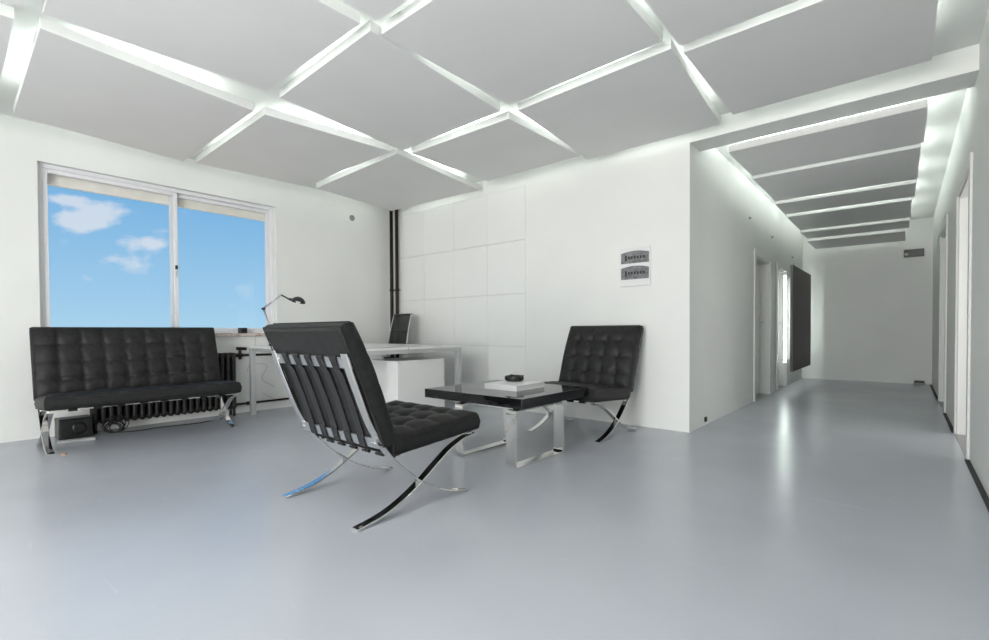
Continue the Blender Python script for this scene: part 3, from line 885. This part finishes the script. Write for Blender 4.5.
# ------------------------------------------------------------------ small things along the walls and floor
# breaker box on the back wall
bb = tag(empty('breaker_box', (-1.918, YB, 1.494)), 'white breaker box with two smoked windows on the back wall', 'electrical box')
mb = MB(); mb.box(-0.155, 0.150, -0.014, 0.0, -0.182, 0.182); mb.build('housing', 'white_plastic', bb, 0.006)
for z0, z1 in ((0.035, 0.150), (-0.115, 0.010)):
    n_ = 8; poly = [(-0.140, z0)] + [(0.135, z0)] + [(0.135 - 0.275 * i / n_, z1 - 0.018 + 0.018 * math.sin(math.pi * i / n_)) for i in range(n_ + 1)]
    mb = MB(); T = Matrix(((1, 0, 0, 0), (0, 0, -1, 0), (0, 1, 0, 0), (0, 0, 0, 1)))
    mb.prism(poly, 0.010, 0.018, T); wdw = mb.build('window_flap', 'smoked_window', bb, 0.002)
    mb = MB()
    for i in range(7):
        h0 = 0.030 if i == 0 else 0.014
        zc = (z0 + z1) / 2 - 0.004
        mb.box(-0.098 + i * 0.029, -0.098 + i * 0.029 + 0.019, -0.0195, -0.017, zc - h0, zc + (0.012 if i else 0.022))
    mb.build('switches', 'black_plastic', wdw)

# round cable outlet high on the window wall
mb = MB(); mb.lathe([(0.040, 0.0), (0.040, 0.006), (0.028, 0.008), (0.024, 0.003), (0.001, 0.002)], 20)
o = mb.build('cable_outlet', 'grey_plastic'); o.location = (XW, 3.673, 2.416); o.rotation_euler = (0, R(90), 0)
tag(o, 'small round grey cable outlet high on the window wall', 'outlet')

# small black box on the window sill
mb = MB(); mb.box(-0.045, 0.045, -0.034, 0.034, 0.0, 0.062)
o = mb.build('alarm_box', 'black_plastic', None, 0.006); o.location = (XW - 0.005, 2.262, WZ0)
tag(o, 'small black box standing on the window sill', 'box')
mb = MB(); mb.box(0.045, 0.047, -0.022, 0.022, 0.012, 0.050); mb.build('front_plate', 'pipe_brown', o)

# loudspeaker-like box under the sofa, cable tangle, power strip
bx_ = tag(empty('black_box', (-5.44, 0.790, 0), R(2)), 'flat black equipment box on the floor under the sofa', 'box')
mb = MB(); mb.box(-0.09, 0.07, -0.112, 0.112, 0.0, 0.172); mb.build('case', 'black_plastic', bx_, 0.006)
mb = MB(); mb.box(0.07, 0.074, -0.10, 0.10, 0.012, 0.160); fp = mb.build('front_panel', 'black_plastic', bx_, 0.003)
mb = MB(); mb.lathe([(0.05, 0.0), (0.05, 0.004), (0.03, 0.006), (0.001, 0.003)], 18, Matrix.Translation((0.074, 0.02, 0.086)) @ Matrix.Rotation(R(90), 4, 'Y')); mb.build('speaker_ring', 'black_plastic', fp)
mb = MB()
for k in range(9):
    pts = []; cx, cy = -5.37, 1.06 + 0.03 * rnd.uniform(-1, 1); rr = rnd.uniform(0.035, 0.075); ph = rnd.uniform(0, 6.28); tl = rnd.uniform(-0.9, 0.9)
    for i in range(20):
        a = ph + i * 2 * math.pi / 20
        pts.append((cx + 0.03 * math.cos(a) * tl + rnd.uniform(-.003, .003), cy + rr * 1.25 * math.cos(a), 0.007 + rr + rr * math.sin(a)))
    mb.tube(pts, 0.0045, 6, True)
mb.tube(smooth_path([(-5.37, 1.06, 0.006), (-5.30, 1.20, 0.006), (-5.33, 1.40, 0.006), (-5.28, 1.70, 0.006), (-5.38, 1.95, 0.006)]), 0.0045, 6)
tag(mb.build('cable_tangle', 'black_plastic'), 'tangle of thin black cables on the floor behind the sofa legs', 'cable')
ps_ = tag(empty('power_strip', (-5.20, 0.77, 0), R(-12)), 'pale power strip lying on the floor under the sofa', 'power strip')
mb = MB(); mb.box(-0.025, 0.025, -0.12, 0.12, 0.0, 0.022); mb.build('case', 'strip_grey', ps_, 0.005)
mb = MB()
for i in range(4): mb.lathe([(0.018, 0.0221), (0.018, 0.0226), (0.001, 0.0226)], 12, Matrix.Translation((0, -0.08 + 0.05 * i, 0)))
mb.build('sockets', 'grey_plastic', ps_)
mb = MB(); mb.prism([(-0.028, -0.012), (0.020, -0.016), (0.030, 0.004), (0.004, 0.018), (-0.026, 0.010)], 0.0, 0.006)
o = mb.build('copper_scrap', 'copper_scrap', None, 0.002); o.location = (-4.735, 0.625, 0)
tag(o, 'small copper-coloured scrap on the floor by the sofa leg', 'scrap')

# thin wires hanging on the wall between radiator and desk
mb = MB()
mb.tube(smooth_path([(-5.605, 2.40, 0.88), (-5.608, 2.37, 0.66), (-5.606, 2.30, 0.46), (-5.607, 2.42, 0.54), (-5.606, 2.52, 0.50), (-5.607, 2.46, 0.36), (-5.604, 2.60, 0.26)]), 0.0018, 6)
mb.tube(smooth_path([(-5.605, 2.46, 0.20), (-5.60, 2.70, 0.08), (-5.604, 2.95, 0.22), (-5.604, 3.15, 0.34)]), 0.0018, 6)
tag(mb.build('wall_wire', 'grey_plastic'), 'thin loose wire hanging on the wall between radiator and desk', 'wire')

# corridor: low socket, wall hooks, backlit dark panel, sign, floor box
mb = MB(); mb.box(0.0, 0.012, -0.024, 0.024, -0.024, 0.024)
o = mb.build('wall_socket', 'black_plastic', None, 0.004); o.location = (XC, 4.74, 0.055)
tag(o, 'small black socket low on the corridor wall by the corner', 'socket')
mb = MB(); mb.box(0.012, 0.016, -0.012, 0.012, -0.012, 0.012); mb.build('socket_insert', 'dark_gap', o)
hk = None
for k, (y, z, lab) in enumerate(((6.40, 2.24, 'small grey stub on the corridor wall before the first corridor door'), (7.70, 2.20, 'small grey stub on the corridor wall between the two corridor doors'), (9.31, 2.10, 'small grey stub on the corridor wall above the backlit dark panel'))):
    mb = MB(); mb.lathe([(0.018, 0.0), (0.018, 0.006), (0.010, 0.010), (0.010, 0.024), (0.001, 0.026)], 12)
    o = mb.build('wall_stub', 'grey_plastic'); o.location = (XC, y, z); o.rotation_euler = (0, R(90), 0)
    tag(o, lab, 'wall stub', 'stubs on the corridor wall')

lb = tag(empty('backlit_panel', (-1.25, 9.19, 1.06)), 'tall dark fabric panel standing off the corridor wall with light behind it', 'light panel')
mb = MB(); mb.box(-0.035, 0.0, -0.905, 0.905, -0.79, 0.80); mb.build('panel_face', 'screen_fabric', lb, 0.004)
for y in (-0.80, 0.80):
    for z in (-0.62, 0.62):
        mb = MB(); mb.tube([(-0.168, y, z), (-0.034, y, z)], 0.010, 8); mb.build('standoff', 'white_plastic', lb)
for y in (-0.72, 0.0, 0.72):
    mb = MB(); mb.tube([(-0.13, y, -0.66), (-0.13, y, 0.66)], 0.016, 10); tb = mb.build('lamp_tube', 'tube_glow', lb)
    mb = MB(); mb.box(-0.168, -0.145, y - 0.02, y + 0.02, -0.70, 0.70); mb.build('tube_holder', 'white_plastic', tb)

sg = tag(empty('emergency_sign', (0.119, YE, 2.137)), 'small dark emergency exit sign high on the corridor end wall', 'sign')
mb = MB(); mb.box(-0.125, 0.125, -0.03, 0.0, -0.062, 0.062); mb.build('case', 'sign_face', sg, 0.004)
mb = MB(); mb.lathe([(0.026, 0.0), (0.026, 0.004), (0.010, 0.008)], 14, Matrix.Translation((-0.092, -0.03, -0.015)) @ Matrix.Rotation(R(90), 4, 'X')); mb.build('lamp_lens', 'sign_pale', sg)
mb = MB(); mb.box(-0.035, 0.112, -0.032, -0.030, -0.046, 0.046); mb.build('sign_plate', 'grey_plastic', sg)
bpy.data.objects['sign_plate'].data.materials[0] = pmat('sign_plate_grey', (0.10, 0.11, 0.10), 0.4)

fb = tag(empty('floor_socket', (0.20, YE - 0.05, 0)), 'low dark floor socket at the foot of the corridor end wall', 'socket')
mb = MB(); mb.prism([(-0.075, -0.04), (0.075, -0.04), (0.06, 0.04), (-0.06, 0.04)], 0.0, 0.03); mb.build('base', 'grey_plastic', fb, 0.003)
mb = MB(); mb.box(-0.062, 0.062, -0.03, 0.035, 0.03, 0.062); mb.build('hood', 'black_plastic', fb, 0.008)
